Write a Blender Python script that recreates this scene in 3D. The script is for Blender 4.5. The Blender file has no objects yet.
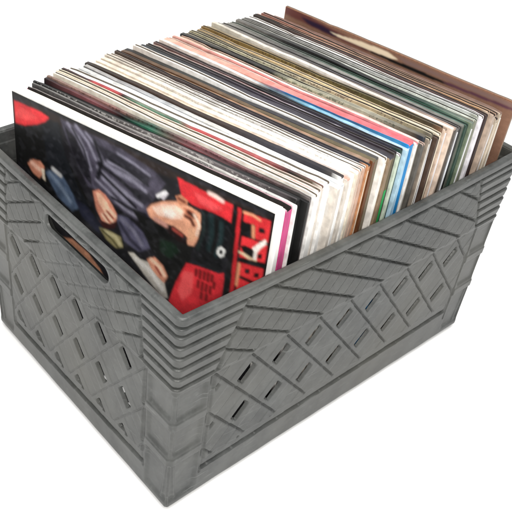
import bpy, math, random
import numpy as np

# ---------------------------------------------------------------- camera, world, lamps, exposure
S = 0.0254                      # the layout below is in inches
scene = bpy.context.scene
COL = scene.collection

F_PX, CX, CY = 832.636, 203.129, 256.707
AZ, EL, ROLL = 0.8200, 0.6730, 0.1010
CAM = (-12.719, -14.325, 28.395)


def camera():
    cd = bpy.data.cameras.new("camera")
    cam = bpy.data.objects.new("camera", cd)
    COL.objects.link(cam)
    f = np.array([math.cos(EL) * math.cos(AZ), math.cos(EL) * math.sin(AZ), -math.sin(EL)])
    r = np.cross(f, [0, 0, 1]); r /= np.linalg.norm(r)
    u = np.cross(r, f)
    c, s = math.cos(ROLL), math.sin(ROLL)
    r, u = c * r + s * u, -s * r + c * u
    from mathutils import Matrix
    m = Matrix(((r[0], u[0], -f[0], CAM[0] * S), (r[1], u[1], -f[1], CAM[1] * S), (r[2], u[2], -f[2], CAM[2] * S), (0, 0, 0, 1)))
    cam.matrix_world = m
    cd.sensor_width = 36
    cd.lens = F_PX / 512 * 36
    cd.shift_x = (256 - CX) / 512
    cd.shift_y = (CY - 256) / 512
    cd.clip_start, cd.clip_end = 0.02, 50
    scene.camera = cam


camera()

world = bpy.data.worlds.new("World")
scene.world = world
world.use_nodes = True
world.node_tree.nodes["Background"].inputs[0].default_value = (1.0, 0.995, 0.985, 1)
world.node_tree.nodes["Background"].inputs[1].default_value = 0.85


def softbox(name, loc, target, size, watts, col=(1, 1, 1)):
    from mathutils import Vector
    l = bpy.data.lights.new(name, "AREA")
    l.shape = "SQUARE"; l.size = size * S; l.energy = watts; l.color = col
    o = bpy.data.objects.new(name, l)
    COL.objects.link(o)
    o.location = Vector(loc) * S
    o.rotation_euler = (Vector(target) * S - o.location).to_track_quat("-Z", "Y").to_euler()
    return o


softbox("overhead_softbox", (2, -2, 62), (9, 6, 6), 34, 22, (1, 0.99, 0.97))
softbox("camera_flash", (-20, -22, 37), (7, 6, 6), 5, 8.5, (1, 0.975, 0.93))

scene.view_settings.view_transform = "Standard"
scene.view_settings.look = "None"
scene.view_settings.exposure = 0.0
scene.view_settings.gamma = 1.0
scene.cycles.max_bounces = 6


# ---------------------------------------------------------------- helpers
def lin(c):
    out = []
    for v in c[:3]:
        v = v / 255.0
        out.append(v / 12.92 if v <= 0.04045 else ((v + 0.055) / 1.055) ** 2.4)
    return out


def alb(c, k=0.80):
    """a printed colour given as 0-255 sRGB, as the reflectance of ink on board"""
    return tuple(min(0.82, max(0.008, v * k)) for v in lin(c)) + (1.0,)


def link_mesh(name, verts, faces, mats, parent=None, mat_idx=None, smooth=False):
    me = bpy.data.meshes.new(name)
    me.from_pydata([tuple(v) for v in verts], [], [tuple(f) for f in faces])
    for m in mats:
        me.materials.append(m)
    if mat_idx is not None:
        me.polygons.foreach_set("material_index", np.asarray(mat_idx, dtype=np.int32))
    me.polygons.foreach_set("use_smooth", np.full(len(faces), smooth, dtype=bool))
    me.update()
    o = bpy.data.objects.new(name, me)
    COL.objects.link(o)
    if parent:
        o.parent = parent
    return o


def empty(name, loc, rz=0.0):
    o = bpy.data.objects.new(name, None)
    COL.objects.link(o)
    o.location = tuple(c * S for c in loc)
    o.rotation_euler = (0, 0, rz)
    o.empty_display_size = 0.05
    return o


def tag(o, label=None, cat=None, group=None, kind=None):
    for k, v in (("label", label), ("category", cat), ("group", group), ("kind", kind)):
        if v:
            o[k] = v


def new_mat(name):
    m = bpy.data.materials.new(name)
    m.use_nodes = True
    nt = m.node_tree
    return m, nt, nt.nodes["Principled BSDF"]


def plastic():
    m, nt, b = new_mat("grey_crate_plastic")
    N, Lk = nt.nodes.new, nt.links.new
    tc = N("ShaderNodeTexCoord")
    n1 = N("ShaderNodeTexNoise"); n1.inputs["Scale"].default_value = 22; n1.inputs["Detail"].default_value = 9; n1.inputs["Roughness"].default_value = 0.72
    n2 = N("ShaderNodeTexNoise"); n2.inputs["Scale"].default_value = 160; n2.inputs["Detail"].default_value = 4
    n3 = N("ShaderNodeTexNoise"); n3.inputs["Scale"].default_value = 5; n3.inputs["Detail"].default_value = 3
    for n in (n1, n2, n3):
        Lk(tc.outputs["Object"], n.inputs["Vector"])
    r = N("ShaderNodeValToRGB")
    r.color_ramp.elements[0].position = 0.38; r.color_ramp.elements[0].color = (*CRATE_A, 1)
    r.color_ramp.elements[1].position = 0.64; r.color_ramp.elements[1].color = (*CRATE_B, 1)
    Lk(n1.outputs["Fac"], r.inputs["Fac"])
    # pale scuffs rubbed into the plastic
    sc = N("ShaderNodeValToRGB")
    sc.color_ramp.elements[0].position = 0.60; sc.color_ramp.elements[0].color = (0, 0, 0, 1)
    sc.color_ramp.elements[1].position = 0.78; sc.color_ramp.elements[1].color = (0.38, 0.38, 0.38, 1)
    Lk(n2.outputs["Fac"], sc.inputs["Fac"])
    mx = N("ShaderNodeMix"); mx.data_type = "RGBA"
    Lk(sc.outputs["Color"], mx.inputs["Factor"]); Lk(r.outputs["Color"], mx.inputs["A"])
    mx.inputs["B"].default_value = (CRATE_B[0] * 1.7, CRATE_B[1] * 1.7, CRATE_B[2] * 1.7, 1)
    # long fine scratches
    mp = N("ShaderNodeMapping"); mp.inputs["Scale"].default_value = (30, 30, 520); mp.inputs["Rotation"].default_value = (0.5, 0.35, 0.2)
    n4 = N("ShaderNodeTexNoise"); n4.inputs["Scale"].default_value = 1.0; n4.inputs["Detail"].default_value = 2
    Lk(tc.outputs["Object"], mp.inputs["Vector"]); Lk(mp.outputs["Vector"], n4.inputs["Vector"])
    s4 = N("ShaderNodeValToRGB")
    s4.color_ramp.elements[0].position = 0.66; s4.color_ramp.elements[0].color = (0, 0, 0, 1)
    s4.color_ramp.elements[1].position = 0.72; s4.color_ramp.elements[1].color = (0.45, 0.45, 0.45, 1)
    Lk(n4.outputs["Fac"], s4.inputs["Fac"])
    mx0 = mx
    mx = N("ShaderNodeMix"); mx.data_type = "RGBA"
    Lk(s4.outputs["Color"], mx.inputs["Factor"]); Lk(mx0.outputs["Result"], mx.inputs["A"])
    mx.inputs["B"].default_value = (CRATE_B[0] * 2.0, CRATE_B[1] * 2.0, CRATE_B[2] * 2.0, 1)
    # a warm, dusty cast in broad patches
    dr = N("ShaderNodeValToRGB")
    dr.color_ramp.elements[0].position = 0.42; dr.color_ramp.elements[0].color = (0, 0, 0, 1)
    dr.color_ramp.elements[1].position = 0.70; dr.color_ramp.elements[1].color = (0.5, 0.5, 0.5, 1)
    Lk(n3.outputs["Fac"], dr.inputs["Fac"])
    m2 = N("ShaderNodeMix"); m2.data_type = "RGBA"
    Lk(dr.outputs["Color"], m2.inputs["Factor"]); Lk(mx.outputs["Result"], m2.inputs["A"])
    m2.inputs["B"].default_value = (CRATE_B[0] * 1.08, CRATE_B[1] * 0.99, CRATE_B[2] * 0.84, 1)
    Lk(m2.outputs["Result"], b.inputs["Base Color"])
    rr = N("ShaderNodeMapRange"); rr.inputs["To Min"].default_value = 0.28; rr.inputs["To Max"].default_value = 0.50
    Lk(n1.outputs["Fac"], rr.inputs["Value"]); Lk(rr.outputs["Result"], b.inputs["Roughness"])
    bp = N("ShaderNodeBump"); bp.inputs["Strength"].default_value = 0.25; bp.inputs["Distance"].default_value = 0.0008
    Lk(n2.outputs["Fac"], bp.inputs["Height"]); Lk(bp.outputs["Normal"], b.inputs["Normal"])
    b.inputs["Specular IOR Level"].default_value = 0.4
    return m


CRATE_A = (0.029, 0.0312, 0.0305)
CRATE_B = (0.072, 0.0755, 0.0730)
M_CRATE = plastic()

# ---------------------------------------------------------------- the white surface everything rests on
m, nt, b = new_mat("white_paper")
n = nt.nodes.new("ShaderNodeTexNoise"); n.inputs["Scale"].default_value = 3
mr = nt.nodes.new("ShaderNodeMapRange"); mr.inputs["To Min"].default_value = 0.90; mr.inputs["To Max"].default_value = 0.93
cc = nt.nodes.new("ShaderNodeCombineColor")
nt.links.new(n.outputs["Fac"], mr.inputs["Value"])
for i in range(3):
    nt.links.new(mr.outputs["Result"], cc.inputs[i])
nt.links.new(cc.outputs["Color"], b.inputs["Base Color"])
b.inputs["Roughness"].default_value = 0.9
b.inputs["Specular IOR Level"].default_value = 0.1
g = 400 * S
fl = link_mesh("floor", [(-g, -g, 0), (g, -g, 0), (g, g, 0), (-g, g, 0)], [(0, 1, 2, 3)], [m])
tag(fl, "plain white surface the grey crate stands on", "floor", kind="structure")

# ---------------------------------------------------------------- the milk crate
L, W, H = 18.93, 13.396, 10.478
RC, TH, TAPER = 0.26, 0.30, 0.139
SKIN = 0.11                     # the lattice plates are thin where slits go through


def sst(x, a, b):
    t = np.clip((x - a) / (b - a), 0, 1)
    return t * t * (3 - 2 * t)


def fdist(x):
    return np.abs(x - np.round(x))


def wall_relief(u, z, Lw, kind):
    """outward relief of the moulded wall (inches) and the mask of the openings"""
    um = np.minimum(u, Lw - u)
    d = np.zeros_like(u)
    hole = np.ones(u.shape)                     # inches from the nearest opening, negative inside
    ZB, ZT = 6.98, 10.10
    lip = z > ZT
    d[lip] = 0.05
    # --- corner ribs
    ub = 1.75 + 0.36 * (z - 7.0)
    if kind == "end":
        ub = 1.85 + 0.10 * (z - 7.0)
    ribs = (um < ub) & (z > ZB) & ~lip
    ph = (ZT - z) / 0.50
    fr = ph - np.floor(ph)
    prof = 0.055 - 0.05 * fr
    prof = prof - 0.16 * sst(fr, 0.80, 0.88) * sst(1.0 - fr, 0.0, 0.05)
    d = np.where(ribs, prof, d)
    # --- louvre bands of the upper wall: long sloping slots with a scalloped upper edge
    band = (um >= ub) & (z > ZB) & ~lip
    if kind == "side":
        s0 = 10.69
        pitch = 1.75
    else:
        s0 = 10.2
        pitch = 1.60
    q = (u + (z - 7.0) / 0.606 - s0) / pitch
    fq = q - np.floor(q)                      # 0 at the slot, grows upwards along the wall
    hq = fq * pitch * 0.606                   # height above the slot line
    r = (u - (z - 7.0) / 1.15 - 0.3) / 0.80
    scal = 0.01 + 0.10 * (r - np.floor(r))
    slot = 1 - sst(hq - 0.05 - scal, -0.03, 0.03)
    slot = slot * sst(hq, -0.001, 0.03)
    tilt = 0.05 * (1 - hq / (pitch * 0.606))
    ridge = -0.060 * np.exp(-(fdist(r) / 0.038) ** 2) + 0.045 * (r - np.floor(r))
    dep = 0.17 if kind == "side" else 0.12
    bd = tilt + ridge - (dep + 0.04) * slot
    edge = (um - ub < 0.10)
    bd = np.where(edge, -0.05, bd)
    bd = np.where(z < ZB + 0.12, 0.03, bd)
    if kind == "end":
        c = Lw / 2
        plate = (np.abs(u - 6.15) < 2.75 + 0.3 * np.sin(z * 2.0)) & (z > ZB)
        bd = np.where(plate, tilt * 0.4 + ridge - 0.05 * slot, bd)
    d = np.where(band, bd, d)
    # --- lower diamond lattice
    lat = (um >= 1.72) & (z <= ZB)
    zl = 1.50 + 0.022 * u if kind == "side" else 1.25 + 0.03 * np.clip(10 - u, 0, 10)
    if kind == "side":
        p, w, hs = (u - 3.45) / 1.75, (z - 6.0) / 2.15, 0.190
    else:
        p, w, hs = (u - 9.35) / 1.60, (z - 6.3) / 2.15, 0.192
    e1, e2 = p + w, p - w
    f1 = fdist(e1)
    k2 = e2 + 0.02 - np.floor(e2 + 0.02)               # 0 at a slit, 1 just before the next one
    even = (np.round(e1) + np.round(e2)) % 2 == 0
    ld = -0.035 + 0.085 * k2 + 0.03 * (e1 + 0.5 - np.floor(e1 + 0.5)) + 0.012 * np.where(even, 1.0, 0.0)
    ld = ld - (0.11 if kind == "side" else 0.06) * sst(f1, 0.462, 0.490)
    ld = ld - 0.10 * (1 - sst(fdist(e2 + 0.02), 0.010, 0.040))
    sds = np.maximum(np.abs(e2 - np.round(e2) + 0.02) - hs, f1 - 0.33) * 1.36     # inches from the edge of a slit
    sds = np.maximum(sds, np.maximum(zl + 0.62 - z, 1.95 - um))
    sds = np.where(even, sds, 1.0)
    ld = ld - (SKIN + ld) * (1 - sst(sds, -0.045, 0.02))
    panel = z < zl + 0.55
    ld = np.where(panel, -0.03, ld)
    ld = np.where((z < zl + 0.10) & (z > zl - 0.06), -0.16, ld)
    ld = np.where(z <= zl - 0.06, 0.02, ld)
    ld = np.where((um < 1.80) & (z > zl - 0.06), -0.05, ld)
    d = np.where(lat, ld, d)
    hole = np.where(lat, np.minimum(hole, np.maximum(sds, z - ZB)), hole)
    # --- corner posts with pockets
    post = (um < 1.72) & (z <= ZB)
    pd = np.full_like(d, 0.02)
    inset = sst(um, 0.06, 0.30) * (1 - sst(um, 1.36, 1.60))
    for z0, z1 in ((5.30, 6.78), (3.26, 4.84), (0.45, 2.80)):
        pd = pd - 0.10 * inset * sst(z, z0 - 0.02, z0 + 0.25) * (1 - sst(z, z1 - 0.06, z1 + 0.02))
    pd = np.where((z < 2.7) & (z > 0.6), pd + 0.05 * sst(0.10 - np.abs(um - 0.35 - 0.28 * (2.7 - z) * 0.3), 0, 0.08), pd)
    bar = ((np.abs(z - 5.07) < 0.20) | (np.abs(z - 3.02) < 0.20)) & (um < 1.62)
    pd = np.where(bar, 0.055, pd)
    pd = np.where((um > 1.64) & (z > 1.3), -0.04, pd)
    d = np.where(post, pd, d)
    # --- crease under the lip
    d = np.where(np.abs(z - 10.06) < 0.055, -0.14, d)
    # --- handle slot
    if kind == "end":
        cx, cz, hw, hh = 6.15, 9.36, 2.12, 0.37
        sd = np.hypot(np.maximum(np.abs(u - cx) - (hw - 0.35), 0), np.maximum(np.abs(z - cz) - (hh - 0.35), 0)) - 0.35
        d = np.where((sd < 0.13) & (sd >= 0), 0.02, d)
        k = 1 - sst(sd, -0.05, 0.01)
        d = d - (SKIN + d) * k
        hole = np.minimum(hole, sd)
    return d, hole


def blur(a, n):
    for _ in range(n):
        b = np.pad(a, 1, mode="edge")
        a = (b[:-2, 1:-1] + 2 * b[1:-1, 1:-1] + b[2:, 1:-1]) / 4
        b = np.pad(a, 1, mode="edge")
        a = (b[1:-1, :-2] + 2 * b[1:-1, 1:-1] + b[1:-1, 2:]) / 4
    return a


def crate_wall(name, Lw, kind, bow, parent):
    step = 0.028
    nu = int(Lw / step) + 1
    nz = int((H - 0.10) / step) + 1
    uu = np.linspace(0, Lw, nu)
    zz = np.linspace(0, H - 0.10, nz)
    U, Z = np.meshgrid(uu, zz)
    U, Z = U.copy(), Z.copy()
    D, SD = wall_relief(U, Z, Lw, kind)
    # pull the grid on to the edge of every opening, so that the cut is clean
    gz, gu = np.gradient(SD, zz[1] - zz[0], uu[1] - uu[0])
    g2 = np.maximum(gu * gu + gz * gz, 0.3)
    s = SD + 0.045
    near = np.abs(s) < 0.62 * step
    U[near] -= (s * gu / g2)[near]; Z[near] -= (s * gz / g2)[near]
    HO = (s < 0) | near
    # soft moulded edges; only a deep hole keeps its full depth
    Ds = blur(D, 1)
    core = HO.copy()
    Ds += 0.004 * np.sin(U * 1.7 + Z * 0.9) + 0.003 * np.sin(U * 4.1 - Z * 2.3)
    Ds[HO] = -SKIN
    # the lattice is a single skin, the rest of the wall has an inner face as well
    um_ = np.minimum(U, Lw - U)
    wide = (um_ > 1.9) & (Z < 6.95) & (Z > 1.9)
    ext = HO.copy()
    for _ in range(6):
        c = np.pad(ext, 1)
        ext = c[1:-1, 1:-1] | c[:-2, 1:-1] | c[2:, 1:-1] | c[1:-1, :-2] | c[1:-1, 2:]
    wide |= ext
    # bottom edge rounding
    rb = 0.34
    k = Z < rb
    Ds[k] -= rb - np.sqrt(np.clip(rb * rb - (rb - Z[k]) ** 2, 0, None))
    rows_u = [U]; rows_z = [Z]; rows_d = [Ds]; rows_h = [core]
    # over the lip: outer round, flat top, inner round
    rr = 0.10
    top = Ds[-1]
    for a in np.linspace(15, 90, 6):
        a = math.radians(a)
        rows_z.append(np.full((1, nu), H - rr + rr * math.sin(a))); rows_d.append((top - rr + rr * math.cos(a))[None]); rows_h.append(np.zeros((1, nu), bool)); rows_u.append(uu[None])
    for a in np.linspace(90, 0, 5):
        a = math.radians(a)
        rows_z.append(np.full((1, nu), H - rr + rr * math.sin(a))); rows_d.append(np.full((1, nu), -0.27 + rr - rr * math.cos(a))); rows_h.append(np.zeros((1, nu), bool)); rows_u.append(uu[None])
    # the inner face
    zi = Z[::-1]
    di = np.where(zi > 9.9, -0.27, -TH)
    rows_z.append(zi); rows_d.append(di); rows_h.append(wide[::-1]); rows_u.append(U[::-1])
    Za = np.concatenate(rows_z); Da = np.concatenate(rows_d); Ha = np.concatenate(rows_h)
    n_out = nz
    Ua = np.concatenate(rows_u)
    um = np.minimum(Ua, Lw - Ua)
    phi = np.where(um < RC, math.pi / 4 * (1 - um / RC), 0.0)
    pu = np.where(um < RC, RC - RC * np.sin(phi), um)
    pv = np.where(um < RC, RC - RC * np.cos(phi), 0.0)     # inward
    nuu, nv = -np.sin(phi), -np.cos(phi)
    tap = TAPER * (1 - Za / H)
    b = bow * np.sin(np.pi * Ua / Lw) ** 1.0 * sst(Za / H, 0.15, 1.0)
    pu2 = pu + nuu * Da + tap * np.where(um < RC, np.clip(phi / (math.pi / 4), 0, 1), 0)
    pv2 = pv + nv * Da + tap - b
    left = Ua <= Lw / 2
    X = np.where(left, pu2, Lw - pu2)
    V = np.stack([X, pv2, Za], -1)
    nr = V.shape[0]
    idx = np.arange(nr * nu).reshape(nr, nu)
    quad = np.stack([idx[:-1, :-1], idx[:-1, 1:], idx[1:, 1:], idx[1:, :-1]], -1)
    drop = Ha[:-1, :-1] & Ha[:-1, 1:] & Ha[1:, 1:] & Ha[1:, :-1]
    keep = quad[~drop]
    return V.reshape(-1, 3), keep


def fast_mesh(name, V, Q, mat):
    used = np.unique(Q)
    remap = np.zeros(len(V), dtype=np.int64); remap[used] = np.arange(len(used))
    V = V[used]; Q = remap[Q]
    me = bpy.data.meshes.new(name)
    me.vertices.add(len(V)); me.vertices.foreach_set("co", (V * S).astype(np.float32).ravel())
    n = len(Q)
    me.loops.add(n * 4); me.loops.foreach_set("vertex_index", Q.astype(np.int32).ravel())
    me.polygons.add(n)
    me.polygons.foreach_set("loop_start", np.arange(0, n * 4, 4, dtype=np.int32))
    me.polygons.foreach_set("use_smooth", np.ones(n, bool))
    me.materials.append(mat)
    me.update(calc_edges=True); me.validate()
    return me


def build_crate():
    root = empty("milk_crate", (0, 0, 0))
    tag(root, "grey plastic milk crate with lattice sides packed full of vinyl records", "crate")
    V, Q = crate_wall("side_wall", L, "side", 0.157, root)
    me = fast_mesh("side_wall", V, Q, M_CRATE)
    for rz, loc in ((0, (0, 0, 0)), (math.pi, (L, W, 0))):
        o = bpy.data.objects.new("side_wall", me); COL.objects.link(o); o.parent = root
        o.location = tuple(c * S for c in loc); o.rotation_euler = (0, 0, rz)
    V, Q = crate_wall("end_wall", W, "end", 0.0, root)
    V = V[:, [1, 0, 2]]                                   # mirrored on to the short side
    me = fast_mesh("end_wall", V, Q[:, ::-1], M_CRATE)
    for rz, loc in ((0, (0, 0, 0)), (math.pi, (L, W, 0))):
        o = bpy.data.objects.new("end_wall", me); COL.objects.link(o); o.parent = root
        o.location = tuple(c * S for c in loc); o.rotation_euler = (0, 0, rz)
        o["label"] = "end wall with a long handle slot"
    # slatted base
    vs, fs = [], []
    def box(x0, x1, y0, y1, z0, z1):
        k = len(vs)
        vs.extend([(x * S, y * S, z * S) for z in (z0, z1) for x, y in ((x0, y0), (x1, y0), (x1, y1), (x0, y1))])
        fs.extend([(k, k + 3, k + 2, k + 1), (k + 4, k + 5, k + 6, k + 7)] + [(k + i, k + (i + 1) % 4, k + 4 + (i + 1) % 4, k + 4 + i) for i in range(4)])
    a = TH + TAPER + 0.02
    for i in range(13):
        y = a + 0.35 + i * (W - 2 * a - 0.7) / 12
        box(a, L - a, y - 0.2, y + 0.2, 0.18, 0.33)
    for i in range(17):
        x = a + 0.35 + i * (L - 2 * a - 0.7) / 16
        box(x - 0.2, x + 0.2, a, W - a, 0.04, 0.177)
    link_mesh("base", vs, fs, [M_CRATE], root)
    return root


build_crate()
FLOOR_Z = 0.335

# ---------------------------------------------------------------- records
X_R = 0.42                      # where the right-hand edges stand (short axis)
Y0, Y1 = 4.295, 18.20           # first and last record, along the crate
YAW0, YAW1 = 0.257, 0.106
rng = random.Random(7)

_mc = {}


def board(c, kind, rough=0.55):
    """plain coloured card with paper grain"""
    key = (tuple(c), kind)
    if key in _mc:
        return _mc[key]
    m, nt, b = new_mat("card_" + kind)
    N, Lk = nt.nodes.new, nt.links.new
    tc = N("ShaderNodeTexCoord")
    mp = N("ShaderNodeMapping")
    mp.inputs["Scale"].default_value = (60, 700, 60) if kind == "top" else (300, 300, 40)
    n = N("ShaderNodeTexNoise"); n.inputs["Scale"].default_value = 1.0; n.inputs["Detail"].default_value = 5
    Lk(tc.outputs["Object"], mp.inputs["Vector"]); Lk(mp.outputs["Vector"], n.inputs["Vector"])
    r = N("ShaderNodeValToRGB")
    a = alb(c)
    r.color_ramp.elements[0].position = 0.30; r.color_ramp.elements[0].color = tuple(v * (0.90 if min(c) > 190 else 0.74) for v in a[:3]) + (1,)
    r.color_ramp.elements[1].position = 0.62; r.color_ramp.elements[1].color = tuple(min(0.85, v * 1.08) for v in a[:3]) + (1,)
    Lk(n.outputs["Fac"], r.inputs["Fac"]); Lk(r.outputs["Color"], b.inputs["Base Color"])
    b.inputs["Roughness"].default_value = rough
    b.inputs["Specular IOR Level"].default_value = 0.3
    _mc[key] = m
    return m


def printed(stops, ticks=0):
    """sleeve print: colour changes along the width, broken up by blotches and small dark marks"""
    m, nt, b = new_mat("sleeve_print")
    N, Lk = nt.nodes.new, nt.links.new
    tc = N("ShaderNodeTexCoord")
    sx = N("ShaderNodeSeparateXYZ"); Lk(tc.outputs["Object"], sx.inputs[0])
    n0 = N("ShaderNodeTexNoise"); n0.inputs["Scale"].default_value = 45; n0.inputs["Detail"].default_value = 4
    Lk(tc.outputs["Object"], n0.inputs["Vector"])
    # -x runs from the right-hand edge to the left one; 0 left .. 1 right
    mr = N("ShaderNodeMapRange")
    mr.inputs["From Min"].default_value = 12.375 * S; mr.inputs["From Max"].default_value = 0.0
    Lk(sx.outputs["X"], mr.inputs["Value"])
    ad = N("ShaderNodeMath"); ad.operation = "MULTIPLY_ADD"; ad.inputs[1].default_value = 0.03
    Lk(n0.outputs["Fac"], ad.inputs[0])
    sb = N("ShaderNodeMath"); sb.operation = "SUBTRACT"; sb.inputs[1].default_value = 0.015
    Lk(mr.outputs["Result"], ad.inputs[2]); Lk(ad.outputs[0], sb.inputs[0])
    r = N("ShaderNodeValToRGB")
    cr = r.color_ramp
    for i, (p, c) in enumerate(stops):
        e = cr.elements[i] if i < 2 else cr.elements.new(p)
        e.position = p; e.color = alb(c)
    if len(stops) == 1:
        cr.elements[1].color = alb(stops[0][1])
    Lk(sb.outputs[0], r.inputs["Fac"])
    out = r.outputs["Color"]
    n1 = N("ShaderNodeTexNoise"); n1.inputs["Scale"].default_value = 110; n1.inputs["Detail"].default_value = 3
    Lk(tc.outputs["Object"], n1.inputs["Vector"])
    r1 = N("ShaderNodeMapRange"); r1.inputs["From Min"].default_value = 0.35; r1.inputs["From Max"].default_value = 0.65
    r1.inputs["To Min"].default_value = 0.75; r1.inputs["To Max"].default_value = 1.12
    Lk(n1.outputs["Fac"], r1.inputs["Value"])
    mu = N("ShaderNodeVectorMath"); mu.operation = "SCALE"
    Lk(out, mu.inputs[0]); Lk(r1.outputs["Result"], mu.inputs["Scale"])
    out = mu.outputs[0]
    if ticks:
        wv = N("ShaderNodeTexNoise"); wv.inputs["Scale"].default_value = 320; wv.inputs["Detail"].default_value = 2
        Lk(tc.outputs["Object"], wv.inputs["Vector"])
        big = N("ShaderNodeTexNoise"); big.inputs["Scale"].default_value = 22
        Lk(tc.outputs["Object"], big.inputs["Vector"])
        pr = N("ShaderNodeMath"); pr.operation = "MULTIPLY"
        Lk(wv.outputs["Fac"], pr.inputs[0]); Lk(big.outputs["Fac"], pr.inputs[1])
        t = N("ShaderNodeMath"); t.operation = "GREATER_THAN"; t.inputs[1].default_value = 0.285
        Lk(pr.outputs[0], t.inputs[0])
        mm = N("ShaderNodeMath"); mm.operation = "MULTIPLY"; mm.inputs[1].default_value = 0.55
        ms = N("ShaderNodeMath"); ms.operation = "LESS_THAN"; ms.inputs[1].default_value = 0.93
        Lk(mr.outputs["Result"], ms.inputs[0])
        m0 = N("ShaderNodeMath"); m0.operation = "MULTIPLY"
        Lk(t.outputs[0], m0.inputs[0]); Lk(ms.outputs[0], m0.inputs[1])
        Lk(m0.outputs[0], mm.inputs[0])
        mx = N("ShaderNodeMix"); mx.data_type = "RGBA"
        Lk(mm.outputs[0], mx.inputs["Factor"]); Lk(out, mx.inputs["A"])
        mx.inputs["B"].default_value = alb(ticks)
        out = mx.outputs["Result"]
    Lk(out, b.inputs["Base Color"])
    b.inputs["Roughness"].default_value = 0.38
    b.inputs["Specular IOR Level"].default_value = 0.35
    return m


def sleeve_mesh(name, w, h, t, mats, seed, parent, curve=0.035, corner=0.10, open_top=False):
    """a card sleeve: front at y=0, back at y=t, right edge at x=0, left edge at x=w, standing on z=0"""
    r = random.Random(seed)
    nx, nz = 28, 14
    xs = [0, 0.012, 0.03] + [w * i / nx for i in range(1, nx)] + [w - 0.03, w - 0.012, w]
    zs = [0] + [h * i / nz for i in range(1, nz)] + [h - 0.03, h - 0.012, h]
    p1, p2, p3 = 0.4 + seed * 0.004, 1.1 + seed * 0.006, r.uniform(0, 6.28)
    ca, cb = corner * r.uniform(0.5, 1.3), corner * r.uniform(0.5, 1.3)
    nib = [(r.uniform(0.5, w - 0.5), r.uniform(0.08, 0.25), r.uniform(0.005, 0.03)) for _ in range(5)]
    verts, faces, mi = [], [], []
    def P(x, z, side):
        topness = max(0.0, (z / h - 0.5) * 2)
        y = curve * (math.sin(x * 0.55 + p1) * 0.5 + 0.35 * math.sin(x * 1.3 + p2)) * topness
        e = min(x, w - x)
        puff = 0.015 * min(1, e / 1.5)
        # worn, slightly rounded corners and nibbled top edge
        zz = z
        if z > h - 0.2:
            dz = 0.0
            if x < ca: dz = max(dz, ca - math.sqrt(max(0, ca * ca - (ca - x) ** 2)))
            if w - x < cb: dz = max(dz, cb - math.sqrt(max(0, cb * cb - (cb - (w - x)) ** 2)))
            for cx, sw, am in nib:
                dz += am * math.exp(-((x - cx) / sw) ** 2)
            dz += 0.012 * math.sin(x * 0.9 + p3)
            zz = z - dz
        f = 0.012 if (z > h - 0.004 or x < 0.004 or x > w - 0.004) else 0.0     # eased fold
        yy = (y + f - puff * 0.3) if side == 0 else (y + t - f + puff * 0.3)
        return (x * S, yy * S, zz * S)
    nX, nZ = len(xs), len(zs)
    for side in (0, 1):
        for z in zs:
            for x in xs:
                verts.append(P(x, z, side))
    def I(s, i, j): return s * nX * nZ + j * nX + i
    for j in range(nZ - 1):
        for i in range(nX - 1):
            faces.append((I(0, i, j), I(0, i, j + 1), I(0, i + 1, j + 1), I(0, i + 1, j))); mi.append(0)
            faces.append((I(1, i, j), I(1, i + 1, j), I(1, i + 1, j + 1), I(1, i, j + 1))); mi.append(0)
    if open_top:
        c = min(0.045, t * 0.28)
        k = len(verts)
        for x in xs:
            a = P(x, h, 0); z_ = a[2]; y_ = a[1]
            q = P(x, h, 1); yq = q[1]
            verts += [(a[0], y_ + c * S, z_), (a[0], y_ + c * S, z_ - 0.22 * S), (a[0], yq - c * S, z_ - 0.22 * S), (a[0], yq - c * S, z_)]
        T = lambda i, m: k + i * 4 + m
        for i in range(nX - 1):
            faces.append((I(0, i, nZ - 1), T(i, 0), T(i + 1, 0), I(0, i + 1, nZ - 1))); mi.append(1)
            faces.append((T(i, 0), T(i, 1), T(i + 1, 1), T(i + 1, 0))); mi.append(3)
            faces.append((T(i, 1), T(i, 2), T(i + 1, 2), T(i + 1, 1))); mi.append(3)
            faces.append((T(i, 2), T(i, 3), T(i + 1, 3), T(i + 1, 2))); mi.append(3)
            faces.append((T(i, 3), I(1, i, nZ - 1), I(1, i + 1, nZ - 1), T(i + 1, 3))); mi.append(1)
            faces.append((I(0, i, 0), I(0, i + 1, 0), I(1, i + 1, 0), I(1, i, 0))); mi.append(1)
    else:
      for i in range(nX - 1):
        faces.append((I(0, i, nZ - 1), I(1, i, nZ - 1), I(1, i + 1, nZ - 1), I(0, i + 1, nZ - 1))); mi.append(1)
        faces.append((I(0, i, 0), I(0, i + 1, 0), I(1, i + 1, 0), I(1, i, 0))); mi.append(1)
    for j in range(nZ - 1):
        faces.append((I(0, 0, j), I(1, 0, j), I(1, 0, j + 1), I(0, 0, j + 1))); mi.append(2)
        faces.append((I(0, nX - 1, j), I(0, nX - 1, j + 1), I(1, nX - 1, j + 1), I(1, nX - 1, j))); mi.append(2)
    return link_mesh(name, verts, faces, mats, parent, mi, smooth=False)


def strip_mesh(name, x0, x1, y0, y1, z0, z1, mat, parent):
    vs = [(x * S, y * S, z * S) for z in (z0, z1) for x, y in ((x0, y0), (x1, y0), (x1, y1), (x0, y1))]
    fs = [(0, 3, 2, 1), (4, 5, 6, 7)] + [(i, (i + 1) % 4, 4 + (i + 1) % 4, 4 + i) for i in range(4)]
    return link_mesh(name, vs, fs, [mat], parent)


WH, CR, BK = (250, 248, 244), (236, 224, 204), (22, 21, 22)
GY, LG, DG = (132, 128, 122), (190, 188, 182), (74, 72, 70)
BR, TN, OL = (92, 62, 44), (176, 132, 96), (104, 92, 58)
NV, GN, RD = (52, 50, 62), (44, 92, 74), (206, 58, 62)
PK, SL, PC = (206, 74, 134), (226, 134, 116), (240, 206, 172)

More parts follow.
